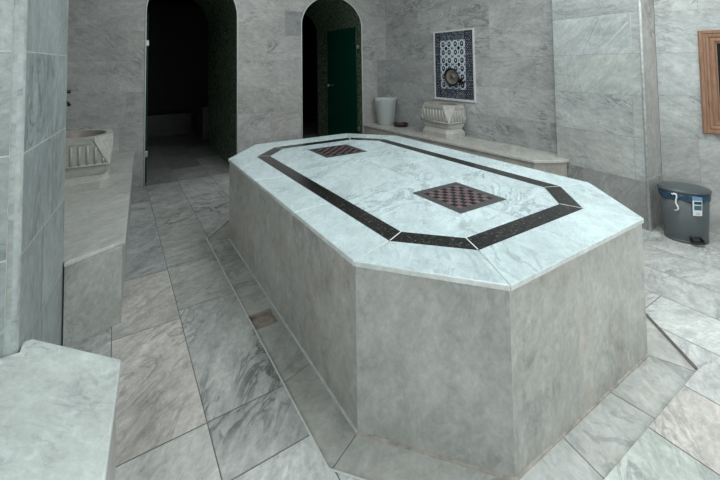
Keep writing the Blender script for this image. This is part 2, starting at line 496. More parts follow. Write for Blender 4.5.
strip(3.01, 3.36, [-2.2, -1.2, -.2, .45, 1.75, 2.6, 3.6, 4.6, 5.37, 6.3, 7.3, 8.3, 9.5], [None, None, None, (.55, .575, .56)], [None, None, None, .7])
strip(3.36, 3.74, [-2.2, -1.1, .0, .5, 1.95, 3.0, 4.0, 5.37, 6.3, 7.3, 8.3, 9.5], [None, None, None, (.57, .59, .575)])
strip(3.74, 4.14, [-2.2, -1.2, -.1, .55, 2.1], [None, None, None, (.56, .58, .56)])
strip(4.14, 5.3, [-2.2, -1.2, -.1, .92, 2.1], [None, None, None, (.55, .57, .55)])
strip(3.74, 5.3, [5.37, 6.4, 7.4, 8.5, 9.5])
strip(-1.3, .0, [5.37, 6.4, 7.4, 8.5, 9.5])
# grout bed under the tiles (outside the channel)
for q in subtract([(-1.35, -2.25), (5.3, -2.25), (5.3, 9.9), (-1.35, 9.9)], GUTX):
    b.poly([(x, y, -.0025) for x, y in q], mat=1)
b.build('floor', [M['floor'], M['grout_dark']], kind='structure')

# ------------------------------------------------------------------ sunken channel around the block
b = MB()
GF = {0: [], 1: [.277, .63], 2: [], 3: [.33, .66], 4: [], 5: [.5], 6: [], 7: [.155, .36, .58, .79]}
dr = None
for k, q in enumerate(ring_pieces(GUT, GUTI)):
    subs = split_quad(q, GF[k])
    # square the joints of the straight runs to the block side
    for s_i, sub in enumerate(subs):
        p = list(sub)
        t = {0: (.50, .51, .49), 1: (.58, .60, .585), 7: (.47, .475, .455), 2: (.57, .58, .56), 6: (.40, .40, .38)}.get(k, FT)
        off = (random.uniform(0, 40), random.uniform(0, 40)); an = random.uniform(0, 1.2); t = jit(t, .05)
        p = inset(p, .002)
        ps = subtract(p, [(.697, 2.160), (.850, 2.160), (.850, 2.300), (.697, 2.300)]) if k == 7 else [p]
        for pp in ps:
            b.poly([(x, y, GZ) for x, y in pp], t, .45, an, off=off)
    a, c = GUT[k], GUT[(k + 1) % 8]
    b.poly([(*a, GZ - .004), (*c, GZ - .004), (*c, -.001), (*a, -.001)], (.36, .33, .29) if k == 2 else (.60, .59, .56) if k == 6 else (.5, .5, .48), .3)
    bedq = list(q)
    bs = subtract(bedq, [(.697, 2.160), (.850, 2.160), (.850, 2.300), (.697, 2.300)]) if k == 7 else [bedq]
    for pp in bs: b.poly([(x, y, GZ - .002) for x, y in pp], mat=1)
    # pale grout rim on the floor edge
    o1, o2 = Vector(GUT[k]), Vector(GUT[(k + 1) % 8]); e1, e2 = Vector(octo(.172)[k]), Vector(octo(.172)[(k + 1) % 8])
    if k in (0, 6, 7): b.poly([(*o1, .0006), (*o2, .0006), (*e2, .0006), (*e1, .0006)], mat=2)
b.build('floor_channel', [M['side'], M['grout_dark'], M['grout_light']], kind='structure')

b = MB()
x0, x1, y0, y1, zt, zb, w = .697, .850, 2.160, 2.300, GZ + .001, GZ - .022, .006
b.poly([(x0, y0, zb), (x1, y0, zb), (x1, y1, zb), (x0, y1, zb)])
for a, c in (((x0, y0), (x1, y0)), ((x1, y0), (x1, y1)), ((x1, y1), (x0, y1)), ((x0, y1), (x0, y0))):
    b.poly([(*a, zb), (*c, zb), (*c, zt), (*a, zt)])
for lo, hi in (((x0, y0, zt - .012), (x1, y0 + w, zt)), ((x0, y1 - w, zt - .012), (x1, y1, zt)), ((x0, y0, zt - .012), (x0 + w, y1, zt)), ((x1 - w, y0, zt - .012), (x1, y1, zt))):
    b.box(lo, hi)
dr = b.build('floor_drain', M['drain'], weld=False, loc=((x0 + x1) / 2, (y0 + y1) / 2, zb))
dr['label'] = 'square brown clay drain pit sunk in the channel on the left of the octagonal slab'; dr['category'] = 'drain'

# ------------------------------------------------------------------ walls
ROWZ = [0, .42, .805, 1.185, 1.573, 1.96, 2.345, 2.73, 3.115, 3.5]
def wall(name, p0, p1, joints, tint, rows=ROWZ, grout='grout_mid', holes=(), gap=.0016, special=None, lines=(), vein=(.35, .75), ang=(-.5, .5), jt=.07, z0=0., blend=None):
    """tiles on the vertical plane p0->p1 ; joints: per-row list of s positions"""
    p0, p1 = Vector(p0), Vector(p1); e = (p1 - p0); L = e.length; e.normalize()
    nrm = Vector((e.y, -e.x))      # room side is on the right of p0->p1
    def P(s, z, o=0.): q = p0 + e * s + nrm * o; return (q.x, q.y, z)
    b = MB()
    for r, (za, zb) in enumerate(zip(rows, rows[1:])):
        js = [0] + [j for j in joints[r % len(joints)] if 0.02 < j < L - .02] + [L]
        for c, (sa, sb) in enumerate(zip(js, js[1:])):
            t = jit(tint, jt, .012)
            if blend: t = tuple(x * blend((sa + sb) / 2, (za + zb) / 2) for x in t)
            ve = random.uniform(*vein); an = random.uniform(*ang)
            if special and (r, c) in special:
                sp = special[(r, c)]
                t = sp[0] or t; ve = sp[1] if len(sp) > 1 and sp[1] is not None else ve; an = sp[2] if len(sp) > 2 else an
            pcs = [inset([(sa, za), (sb, za), (sb, zb), (sa, zb)], gap)]
            for h in holes:
                nxt = []
                for p in pcs:
                    if p: nxt += subtract(p, h)
                pcs = nxt
            off = (random.uniform(0, 40), random.uniform(0, 40))
            for p in pcs:
                b.poly([P(s, z) for s, z in p], t, ve, an, off=off)
    pcs = [[(0, z0), (L, z0), (L, rows[-1]), (0, rows[-1])]]
    for h in holes:
        nxt = []
        for p in pcs: nxt += subtract(p, h)
        pcs = nxt
    for p in pcs: b.poly([P(s, z, -.0015) for s, z in p], mat=1)
    for (sa, za, sb, zb, w, mt) in lines:        # filled cracks and bright joints of the stone
        d = Vector((sb - sa, zb - za)).normalized(); n = Vector((-d.y, d.x)) * w / 2
        b.poly([P(sa + n.x, za + n.y, .0006), P(sb + n.x * .4, zb + n.y * .4, .0006), P(sb - n.x * .4, zb - n.y * .4, .0006), P(sa - n.x, za - n.y, .0006)], mat=mt)
    return b.build(name, [M['wall'], M[grout], M['grout_light'], M['grout_dark'], M['vein_dark'], M['vein_pale']], kind='structure')

def arch(u0, u1, spring, rise, n=20):
    c, r = (u0 + u1) / 2, (u1 - u0) / 2
    return [(u0, -.05), (u1, -.05)] + [(c + r * math.cos(PI * k / n), spring + rise * math.sin(PI * k / n)) for k in range(0, n + 1)]
BWV = 5.37; BU0 = -.5
D1 = (.325, 1.500); D2 = (2.515, 3.668); SPR = 2.135; SP1, SP2 = 2.2, 2.135; R1, R2 = .61, .50
h1 = [(u - BU0, z) for u, z in arch(*D1, SP1, R1)]; h2 = [(u - BU0, z) for u, z in arch(*D2, SP2, R2)]
JA = lambda *a: [x - BU0 for x in a]
bj = [JA(-.2, .3, 1.85, 2.2, 3.2, 3.95), JA(.05, 1.0, 2.0, 3.0, 3.99), JA(.12, .9, 1.745, 2.7, 3.99), JA(-.1, 1.2, 2.12, 3.1, 3.99),
      JA(.1, 1.4, 1.95, 3.0, 3.99), JA(-.2, 1.3, 1.80, 2.24, 3.3), JA(.05, 1.95, 3.1), JA(.4, 1.4, 2.4, 3.4)]
wall('wall_back', (BU0, BWV), (4.205, BWV), bj, (.405, .405, .395), holes=(h1, h2), grout='grout_mid',
     special={(5, 4): ((.27, .28, .28), .7, .2), (3, 5): ((.30, .31, .31), .6, .3), (2, 5): ((.30, .31, .31), .6, .3)}, vein=(.35, .8), ang=(-.9, .4))
# arch edge beads
for n, (D, rise, SPR) in enumerate(((D1, R1, SP1), (D2, R2, SP2))):
    b = MB(); pr = [(u, BWV - .004, max(z, 0)) for u, z in arch(*D, SPR, rise, 28)]
    b.tube(pr[1:] + [pr[0]], .009, 8)
    o = b.build('trim_%d' % (n + 1), M['grout_light'], kind='structure')

# vaulted mosaic passages behind the arches
def passage(name, D, rise, v0, v1, SPR):
    b = MB(); pr = arch(D[0] - .002, D[1] + .002, SPR, rise + .002, 28)
    pr = [(u, max(z, 0.0)) for u, z in pr]; pr = pr[1:] + [pr[0]]
    acc = 0
    for (a, c) in zip(pr, pr[1:]):
        l = math.hypot(c[0] - a[0], c[1] - a[1])
        b.poly([(a[0], v0, a[1]), (c[0], v0, c[1]), (c[0], v1, c[1]), (a[0], v1, a[1])], uv=[(v0, acc), (v0, acc + l), (v1, acc + l), (v1, acc)])
        acc += l
    return b.build(name, M['mosaic'], kind='structure')
passage('wall_passage_left', D1, R1, BWV, 7.32, SP1)
passage('wall_passage_right', D2, R2, BWV, 7.05, SP2)
# dark chambers beyond
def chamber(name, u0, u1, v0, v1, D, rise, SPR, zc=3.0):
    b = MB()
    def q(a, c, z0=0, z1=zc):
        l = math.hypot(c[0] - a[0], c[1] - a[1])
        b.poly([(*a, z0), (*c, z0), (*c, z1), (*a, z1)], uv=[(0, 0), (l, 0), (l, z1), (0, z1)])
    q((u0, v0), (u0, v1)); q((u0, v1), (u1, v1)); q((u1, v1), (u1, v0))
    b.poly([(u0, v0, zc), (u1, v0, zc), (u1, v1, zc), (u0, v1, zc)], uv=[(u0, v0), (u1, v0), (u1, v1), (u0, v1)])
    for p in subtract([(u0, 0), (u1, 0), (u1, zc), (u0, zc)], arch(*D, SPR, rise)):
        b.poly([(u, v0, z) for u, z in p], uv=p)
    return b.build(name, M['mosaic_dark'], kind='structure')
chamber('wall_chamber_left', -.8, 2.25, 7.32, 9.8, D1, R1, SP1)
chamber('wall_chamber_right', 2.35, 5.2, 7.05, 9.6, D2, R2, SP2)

# right niche wall, pier, far right wall
RW0, RW1 = (4.205, 5.37), (4.30, 2.32)
wall('wall_right', RW0, RW1, [[.7, 1.6, 2.3], [.4, 1.2, 2.19, 2.9], [.68, 1.5, 2.4], [.3, 1.1, 2.0, 2.75], [.55, 1.3, 2.13], [.8, 1.6, 2.14, 2.86], [.4, 1.03, 1.9, 2.6]], (.44, .455, .45),
     grout='grout_mid', vein=(.45, .9), ang=(-.35, .25), lines=[(2.14, 1.97, 2.14, 2.33, .005, 2)])
RP0, RP1 = (4.14, 2.32), (4.07, 1.487)
wall('wall_right_return', RW1, RP0, [[]], (.42, .44, .43))
wall('wall_right_pier', RP0, RP1, [[], [.74], [.74], [.13], [.757], [], [.3]], (.44, .47, .46), grout='grout_mid', vein=(.3, .6), ang=(-.3, .2),
     special={(0, 0): ((.33, .335, .33), .6, 1.3), (2, 0): ((.46, .49, .48), .9, -.35), (1, 0): ((.47, .49, .475), .7, -.4), (4, 0): ((.47, .51, .505), .25, .8), (3, 1): ((.46, .49, .47), .3, .9)},
     lines=[(.757, 1.955, .757, 1.59, .004, 2), (.13, 1.56, .13, 1.2, .004, 2), (.48, 1.93, .31, 1.585, .007, 4), (.735, 1.87, .48, 1.60, .016, 5),
            (.42, 1.95, .18, 1.76, .012, 5), (.20, 1.76, .05, 1.66, .014, 5)])
RE0, RE1 = (4.07, 1.487), (4.37, 1.487)
wall('wall_right_pier_end', RE0, RE1, [[]], (.50, .49, .475), grout='grout_light', rows=[0, .45, 3.5], vein=(.5, .8), ang=(1.2, 1.9), gap=.004)
RF0, RF1 = (4.37, 1.487), (4.52, 1.10)
L_ = Vector(RF1) - Vector(RF0); L_.normalize(); RF2 = tuple(Vector(RF0) + L_ * 1.6)
wall('wall_right_front', RF0, RF2, [[.5, 1.0], [.26, .9], [.6, 1.2], [.3, .8], [.62, 1.1], [.3, .9], [.2, .7]], (.46, .485, .475), grout='grout_mid', vein=(.5, .9), ang=(-.6, .8),
     special={(0, 0): ((.43, .44, .43), .2, .3), (1, 0): ((.42, .435, .425), .2, .3), (1, 1): ((.42, .435, .425), .2, .3)})
# bullnose corner of the pier
b = MB(); b.tube([(4.072, 1.489, 0), (4.072, 1.489, 3.5)], .012, 10)
b.build('trim_3', M['vein_pale'], kind='structure')

# left pier
LP0, LP1 = (-.30, 1.872), (-.229, 2.55)
LR = [0, .413, .79, 1.172, 1.565, 1.95, 2.335, 2.72, 3.1, 3.5]
wall('wall_left_pier', LP0, LP1, [[.3], [.29], [.425], [], [], [.3]], (.34, .39, .39), rows=LR, grout='grout_light', vein=(.45, .75), ang=(1.1, 1.6), gap=.0022, jt=.05)
wall('wall_left_pier_front', (-1.2, 1.85), (-.335, 1.85), [[.4], [.2], [.5], [.3], [.55]], (.38, .43, .425), rows=LR, grout='grout_light', vein=(.3, .7), ang=(-.8, .8), gap=.003)
b = MB()   # bullnose strip on the pier corner
b.loft([[(-.335, 1.85, z), (-.318, 1.846, z), (-.303, 1.855, z), (-.298, 1.872, z)] for z in (0, 3.5)], closed=False, cap0=False, cap1=False, tint=(.46, .51, .50))
b.build('trim_4', M['side'], kind='structure')
wall('wall_left_return', LP1, (-.5, 2.55), [[]], (.42, .44, .43))
wall('wall_left', (-.5, 2.55), (-.5, BWV), [[.6, 1.5, 2.2], [.3, 1.0, 1.9]], (.42, .44, .43))
wall('wall_left_front', (-1.2, -2.2), (-1.2, 1.85), [[.6, 1.4, 2.2, 3.1], [.3, 1.1, 1.9, 2.8]], (.5, .53, .52), rows=LR)
wall('wall_front', (RF2[0], -2.2), (-1.2, -2.2), [[.6, 1.4, 2.2, 3.1, 4.0], [.3, 1.1, 1.9, 2.8, 3.7]], (.5, .53, .52), rows=LR)
wall('wall_right_rear', RF2, (RF2[0], -2.2), [[.6, 1.4], [.3, 1.1]], (.5, .53, .52), rows=LR)
b = MB()
b.box((-1.3, -2.3, 3.45), (5.3, 5.6, 3.5))
b.build('ceiling', M['plaster'], kind='structure')

# ------------------------------------------------------------------ glass doors
def door(name, hinge_u, v0, v1, z0, z1, knob_v, jamb_u, mt):
    t = bpy.data.objects.new(name, None); COL.objects.link(t); t.location = (hinge_u, v0, 0); t['kind'] = 'structure'
    b = MB(); b.box((hinge_u - .005, v0, z0), (hinge_u + .005, v1, z1))
    b.build('glass_panel', M['green_glass'], t, bevel=.002)
    s = 1 if jamb_u > hinge_u else -1
    for z in (1.805, .39):
        b = MB()
        b.box((min(hinge_u - s * .014, jamb_u), v0 - .03, z - .035), (max(hinge_u - s * .014, jamb_u), v0 + .03, z + .035))
        b.tube([(hinge_u + s * .012, v0 - .034, z - .04), (hinge_u + s * .012, v0 - .034, z + .04)], .01, 10)
        b.build('hinge', M[mt], t, bevel=.003)
    b = MB()
    for d in (-1, 1):
        b.tube([(hinge_u + d * .005, knob_v, 1.10), (hinge_u + d * .03, knob_v, 1.10), (hinge_u + d * .045, knob_v, 1.10), (hinge_u + d * .06, knob_v, 1.10)], [.012, .012, .028, .024], 14)
    b.build('knob', M['metal'], t)
    return t
door('door_1', .352, 5.43, 6.50, .02, 2.20, 6.42, .327, 'metal')
door('door_2', 3.60, 5.44, 6.47, .02, 2.16, 6.37, 3.665, 'dull_steel')

# ------------------------------------------------------------------ benches
def bench(name, label, poly, top, slab, over, base_poly, group=None, tt=(.56, .57, .55), bt=(.48, .49, .475), joints=(), end_dark=None, top_ang=.6):
    cxy = (sum(p[0] for p in poly) / len(poly), sum(p[1] for p in poly) / len(poly), 0)
    t = thing(name, label, 'bench', cxy, group)
    b = MB()
    pcs = [ccw(poly)]
    for (a, c) in joints:
        nxt = []
        for p in pcs:
            l, r = clip_half(p, a, c, True), clip_half(p, a, c, False)
            nxt += [x for x in (l, r) if x]
        pcs = nxt
    for p in pcs:
        b.prism(inset(p, .0012) if convex(p) else p, top - slab, top, tint=jit(tt, .03), vein=.45, ang=top_ang, side_tint=tuple(min(1, x * 1.1) for x in tt), side_vein=.15)
    b.build('seat_slab', M['bench'], t, bevel=.005)
    b = MB(); b.prism(base_poly, 0.0, top - slab, tint=bt, vein=.4, ang=1.2)
    b.build('base', M['side'], t)
    return t

g = .003
bench('marble_bench', 'marble bench carrying a carved basin between the left pier and left doorway',
      [(-.494, 2.556), (-.225, 2.5555), (-.2245, 2.527), (.064, 2.665), (.215, 5.364), (-.494, 5.364)], .452, .024, .012,
      [(-.49, 2.57), (-.215, 2.57), (-.222, 2.536), (.046, 2.615), (.203, 5.36), (-.49, 5.36)],
      bt=(.44, .46, .44), tt=(.52, .53, .505))
bench('marble_bench', 'nearest pale marble bench, wrapping the foot of the left pier',
      [(-.263, 1.905), (.030, 1.604), (-.095, .25), (-1.19, .25), (-1.19, 1.843), (-.292, 1.843), (-.292, 1.90)], .452, .026, .012,
      [(-.280, 1.890), (.018, 1.592), (-.106, .262), (-1.18, .262), (-1.18, 1.838), (-.285, 1.838)], tt=(.66, .72, .70), top_ang=.9)
bench('marble_bench', 'long marble bench below the blue tile panel on the right wall',
      [(3.655, 5.364), (3.772, 2.355), (4.03, 2.205), (4.122, 2.185), (4.133, 2.324), (4.293, 2.328), (4.198, 5.364)], .475, .03, .012,
      [(3.675, 5.36), (3.792, 2.368), (4.035, 2.225), (4.118, 2.21), (4.128, 2.33), (4.285, 2.336), (4.19, 5.36)],
      joints=[((3.4, 3.3), (4.4, 3.36)), ((3.4, 4.4), (4.4, 4.44))], tt=(.50, .50, .47), bt=(.42, .40, .37))

# ------------------------------------------------------------------ carved basins (kurna)
def rect_oct(u0, u1, v0, v1, c, z):
    """8 points, corner cut c"""
    return [Vector(q) for q in ((u0 + c, v0, z), (u1 - c, v0, z), (u1, v0 + c, z), (u1, v1 - c, z), (u1 - c, v1, z), (u0 + c, v1, z), (u0, v1 - c, z), (u0, v0 + c, z))]
def basin(label, u0, u1, v0, v1, zb, zr, faces, group, k=1.0):
    t = thing('marble_basin', label, 'basin', ((u0 + u1) / 2, (v0 + v1) / 2, zb), group)
    H = zr - zb
    z_base = zb + .265 * H; z_neck = zb + .33 * H; z_low = zb + .46 * H
    ct = .13 * k
    # ---- bowl
    b = MB()
    top = rect_oct(u0, u1, v0, v1, ct, zr); i = .028
    i = .014
    low = rect_oct(u0 + i, u1 - i, v0 + i, v1 - i, .006, z_low)
    mid = rect_oct(u0 + .003, u1 - .003, v0 + .003, v1 - .003, ct * .88, zr - .05)
    und = rect_oct(u0 + .03, u1 - .03, v0 + .03, v1 - .03, .02, z_low - .016)
    und2 = rect_oct(u0 + .036, u1 - .036, v0 + .036, v1 - .036, .03, z_neck)
    b.loft([und2, und, low, mid, top], smooth=False, cap1=False)
    # rim and hollow (octagon -> ellipse)
    cx_, cy_ = (u0 + u1) / 2, (v0 + v1) / 2
    N = 48
    def outer(k_):
        a = 2 * PI * k_ / N; d = Vector((math.cos(a), math.sin(a))); best = 9
        for q in range(8):
            p, r = top[q].xy - Vector((cx_, cy_)), top[(q + 1) % 8].xy - Vector((cx_, cy_)); e = r - p
            den = d.x * e.y - d.y * e.x
            if abs(den) < 1e-9: continue
            tt = (p.x * e.y - p.y * e.x) / den; ss = (p.x * d.y - p.y * d.x) / den
            if tt > 0 and -1e-6 <= ss <= 1 + 1e-6: best = min(best, tt)
        return Vector((cx_ + d.x * best, cy_ + d.y * best, zr))
    ro = [outer(q) for q in range(N)]
    def ell(f, z): return [Vector((cx_ + (u1 - u0) / 2 * f * math.cos(2 * PI * q / N), cy_ + (v1 - v0) / 2 * f * math.sin(2 * PI * q / N), z)) for q in range(N)]
    b.loft([ro, ell(.80, zr)], cap0=False, cap1=False, smooth=False)
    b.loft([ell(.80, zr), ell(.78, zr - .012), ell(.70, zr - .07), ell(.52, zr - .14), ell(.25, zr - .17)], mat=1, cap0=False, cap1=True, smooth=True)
    # fluting, band and triangular corner borders on the visible sides
    for f in faces:
        if f == 'S': A, B, n = Vector((u0, v0)), Vector((u1, v0)), Vector((0, -1))
        if f == 'W': A, B, n = Vector((u0, v1)), Vector((u0, v0)), Vector((-1, 0))
        if f == 'E': A, B, n = Vector((u1, v0)), Vector((u1, v1)), Vector((1, 0))
        d = (B - A).normalized(); W = (B - A).length
        def pt(s, zz, o):
            ff = (zr - zz) / (zr - z_low)
            q = A + d * s - n * (i * max(0, ff)) + n * o
            return Vector((q.x, q.y, zz))
        def bar(s0, za, s1, zb_, w, h):
            p, r = pt(s0, za, .0), pt(s1, zb_, .0)
            b.tube([p + Vector((*n, 0)) * (h - w), r + Vector((*n, 0)) * (h - w)], w, 8)
        zt2 = zr - .055
        # band
        q0, q1 = ct + .012, W - ct - .012
        ring = [pt(q0, zr - .018, 0), pt(q1, zr - .018, 0), pt(q1, zr - .05, 0), pt(q0, zr - .05, 0)]
        ring2 = [p + Vector((*n, 0)) * .010 for p in ring]
        b.loft([ring, ring2], smooth=False)
        nf = max(5, int(W / .062))
        for q in range(nf):
            s = .035 + (W - .07) * (q + .5) / nf
            e = min(s, W - s)
            # flutes stop under the corner triangles
            zmax = zt2 - .012 if e > ct else z_low + (zt2 - z_low) * max(0, (e - .03) / (ct - .03)) * .92
            if zmax - z_low < .04: continue
            b.tube([pt(s, z_low + .012, .002), pt(s, zmax, .002)], .0105, 8)
        for s0, s1 in ((ct + .004, .034), (W - ct - .004, W - .034)):
            bar(s0, zr - .02, s1, z_low + .01, .008, .010)
        bar(.03, z_low + .006, W - .03, z_low + .006, .011, .012)
    b.build('bowl', [M['kurna'], M['kurna_in']], t, bevel=.0)
    # ---- pedestal
    b = MB()
    c2 = .075 * k
    e = .0
    prof = [(0.0, 0.0, c2), (.0, .55, c2), (.012, .72, c2), (.022, .86, c2), (.035, 1.0, c2 * .9)]
    rings = [rect_oct(u0 + .012 + o, u1 - .012 - o, v0 + .012 + o, v1 - .012 - o, c, zb + (z_base - zb) * f) for o, f, c in prof]
    rings.append(rect_oct(u0 + .042, u1 - .042, v0 + .042, v1 - .042, .05, z_base + .004))
    rings.append(rect_oct(u0 + .034, u1 - .034, v0 + .034, v1 - .034, .04, z_neck))
    b.loft(rings, smooth=False)
    b.build('pedestal', M['kurna'], t)
    return t
basin('carved marble basin on the left bench, partly hidden by the pier', -.49, -.018, 3.87, 4.40, .452, .90, 'SE', 'carved basins')
basin('carved marble basin under the blue tile panel', 3.852, 4.238, 3.585, 4.175, .475, .925, 'SW', 'carved basins', k=.80)

# ------------------------------------------------------------------ taps
t = thing('wall_tap', 'small dark tap above the left basin, mostly hidden by the pier', 'tap', (-.5, 4.16, 1.28))
b = MB(); b.tube([(-.5, 4.16, 1.19), (-.46, 4.16, 1.19), (-.40, 4.16, 1.195), (-.365, 4.16, 1.185), (-.352, 4.16, 1.155)], [.02, .016, .014, .013, .015], 12)
b.tube([(-.499, 4.16, 1.19), (-.49, 4.16, 1.19)], [.034, .03], 16)
b.build('spout', M['brass_dark'], t)
b = MB(); b.tube([(-.43, 4.16, 1.20), (-.43, 4.16, 1.285)], .011, 10); b.tube([(-.43, 4.16, 1.283), (-.345, 4.16, 1.283)], [.012, .016], 10)
b.build('handle', M['brass_dark'], t)

def wr(s, z, o=0.):   # a point on the right niche wall
    p0, p1 = Vector(RW0), Vector(RW1); e = (p1 - p0).normalized(); n = Vector((e.y, -e.x)); q = p0 + e * s + n * o
    return Vector((q.x, q.y, z))
pp = thing('tile_panel', 'tall blue and white floral ceramic tile panel in a white frame on the right wall', 'tile panel', wr(1.52, .955))
s0, s1, z0, z1 = 1.152, 1.896, .957, 1.990
def wpoly(b, pts, o, mat=0): b.poly([wr(s, z, o) for s, z in pts], mat=mat)
def wbox(b, sa, sb, za, zb, o0, o1, mat=0):
    ra = [wr(sa, za, o0), wr(sb, za, o0), wr(sb, zb, o0), wr(sa, zb, o0)]; rb = [wr(sa, za, o1), wr(sb, za, o1), wr(sb, zb, o1), wr(sa, zb, o1)]
    b.loft([ra, rb], mat, smooth=False)
b = MB(); w = .022
wbox(b, s0, s1, z0, z0 + w * 1.3, 0, .022); wbox(b, s0, s1, z1 - w, z1, 0, .016); wbox(b, s0, s0 + w, z0 + w, z1 - w, 0, .016); wbox(b, s1 - w, s1, z0 + w, z1 - w, 0, .016)
b.build('frame', M['white_strip'] if False else M['grout_light'], pp, weld=False)
b = MB()
a0, a1, c0, c1 = s0 + w, s1 - w, z0 + w, z1 - w
wpoly(b, [(a0, c0), (a1, c0), (a1, c1), (a0, c1)], .006, 0)
bw, bh = .135, .125
f0, f1, g0, g1 = a0 + bw - .03, a1 - bw, c0 + bh + .02, c1 - bh
# border dots and lozenges
for q in range(9):
    for r in range(40):
        for side in (0, 1):
            ss = (a0 if side == 0 else f1) + .012 + q * .0145
            zz = c0 + .012 + r * (c1 - c0 - .02) / 40
            if ss > (f0 if side == 0 else a1) - .01: continue
            if (q + r) % 2: continue
            d = .0062 if random.random() < .8 else .0085
            wpoly(b, [(ss - d, zz), (ss, zz - d), (ss + d, zz), (ss, zz + d)], .0068, random.choice((2, 2, 3)))
for lo, hi in ((c0, g0), (g1, c1)):
    for q in range(30):
        for r in range(9):
            ss = f0 + .008 + q * (f1 - f0 - .01) / 30; zz = lo + .012 + r * .0145
            if zz > hi - .008 or (q + r) % 2: continue
            d = .0062 if random.random() < .8 else .0085
            wpoly(b, [(ss - d, zz), (ss, zz - d), (ss + d, zz), (ss, zz + d)], .0068, random.choice((2, 2, 3)))
wpoly(b, [(f0, g0), (f1, g0), (f1, g1), (f0, g1)], .0070, 1)
def ngon(cs, cz, rs, rz, o, mat, n=12, rot=0): wpoly(b, [(cs + rs * math.cos(2 * PI * k / n + rot), cz + rz * math.sin(2 * PI * k / n + rot)) for k in range(n)], o, mat)
cw, ch = (f1 - f0) / 4, (g1 - g0) / 6
for i in range(4):
    for j in range(6):
        s_, z_ = f0 + cw * (i + .5), g0 + ch * (j + .5)
        ngon(s_, z_, .033, .043, .0076, 3)
        ngon(s_, z_, .026, .036, .0080, 0)
        ngon(s_, z_ + .004, .010, .014, .0084, 1, 8)
        for dx, dz in ((-1, -1), (1, -1), (-1, 1), (1, 1)):
            ngon(s_ + dx * .042, z_ + dz * .052, .010, .015, .0076, 3, 6)
for i in range(5):
    for j in range(7):
        s_, z_ = f0 + cw * i, g0 + ch * j
        big = (i % 2 == 1 and j % 2 == 1)
        sx = max(f0 + .012, min(f1 - .012, s_)); zx = max(g0 + .014, min(g1 - .014, z_))
        ngon(sx, zx, .024 if big else .010, .030 if big else .012, .0077, 4 if big else 3, 8)
        if big:
            for dx, dz in ((-1, 0), (1, 0), (0, 1), (0, -1)):
                ngon(sx + dx * .048, zx + dz * .062, .017 if dx else .008, .008 if dx else .022, .0077, 0, 6)
# tile joints
for q in (1, 2): 
    zz = c0 + (c1 - c0) * q / 3
    wpoly(b, [(a0, zz - .0012), (a1, zz - .0012), (a1, zz + .0012), (a0, zz + .0012)], .0088, 2)
b.build('painted_tiles', [M['tile_navy'], M['tile_white'], M['tile_dot'], M['tile_blue'], M['tile_ink']], pp, weld=False)

t = thing('wall_tap', 'dark brass tap at the foot of the blue tile panel, behind the hanging metal bowl', 'tap', wr(1.62, 1.27))
b = MB(); b.tube([wr(1.60, 1.28, .009), wr(1.60, 1.28, .018)], [.036, .03], 18)
b.tube([wr(1.60, 1.28, .012), wr(1.60, 1.28, .026), wr(1.60, 1.27, .036), wr(1.60, 1.25, .0405)], [.018, .016, .012, .010], 12)
b.build('spout', M['brass_dark'], t)
b = MB()
c = wr(1.705, 1.235, .055)
b.tube([wr(1.66, 1.26, .03), wr(1.705, 1.235, .055)], .013, 10)
b.tube([wr(1.60, 1.28, .03), wr(1.66, 1.26, .03)], .016, 10)
for dx, dz in ((1, 0), (0, 1), (-.7, -.7), (.7, -.6)):
    b.tube([c, wr(1.705 + .042 * dx, 1.235 + .042 * dz, .06), wr(1.705 + .055 * dx, 1.235 + .055 * dz, .06)], [.010, .011, .016], 8)
b.build('handle', M['brass_dark'], t)

def lathe(b, prof, c, axis, n=40, mat=0, cap0=False, cap1=False):
    axis = Vector(axis).normalized(); u = axis.cross(Vector((0, 0, 1)))
    u = Vector((1, 0, 0)) if u.length < 1e-4 else u.normalized()
    v = axis.cross(u).normalized(); c = Vector(c)
    b.loft([[c + axis * h + (u * math.cos(2 * PI * k / n) + v * math.sin(2 * PI * k / n)) * r for k in range(n)] for r, h in prof], mat, cap0, cap1)
# shallow metal bowl hung on the tap, its hollow facing the room
b = MB(); ctr = wr(1.548, 1.305, .066); ax = Vector((-1, -.03, -.10))
lathe(b, [(.05, -.024), (.09, -.018), (.118, .0), (.131, .018), (.134, .024), (.128, .024), (.120, .010), (.106, .002)], ctr, ax, 44, mat=1, cap0=True)  # dark rim: shadow round the bowl's edge put into the colour
lathe(b, [(.106, .002), (.090, -.008), (.06, -.013), (.032, -.013), (.027, -.004), (.014, .002)], ctr, ax, 44)
lathe(b, [(.014, .002), (.001, .003)], ctr, ax, 44, mat=1, cap1=True)
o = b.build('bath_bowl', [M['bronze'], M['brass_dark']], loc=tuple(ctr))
o['label'] = 'round grey metal bath bowl hung on the tap of the blue tile panel'; o['category'] = 'bowl'

# ------------------------------------------------------------------ things on the right bench
BC = Vector((3.985, 5.135, .476))
t = thing('plastic_bucket', 'milky translucent plastic bucket on the right bench in the room corner', 'bucket', tuple(BC))
b = MB()
lathe(b, [(.0, .004), (.135, .0), (.142, .012), (.186, .42), (.198, .425), (.198, .440), (.185, .440), (.180, .42), (.137, .016), (.0, .012)], BC, (0, 0, 1), 40)
b.build('body', M['bucket'], t)
b = MB()
hp = [BC + Vector((.2 * math.cos(a), -.03 - .10 * math.sin(a) * .6, .425 - .02 * math.sin(a))) for a in [PI * k / 24 for k in range(25)]]
b.tube(hp, .005, 8)
for s in (-1, 1):
    b.tube([BC + Vector((s * .188, -.03, .425)), BC + Vector((s * .207, -.03, .425))], .016, 12)
b.build('handle', M['white_strip'], t)
b = MB(); lathe(b, [(.0, .018), (.138, .016), (.1405, .06), (.143, .085), (.0, .088)], BC, (0, 0, 1), 36)
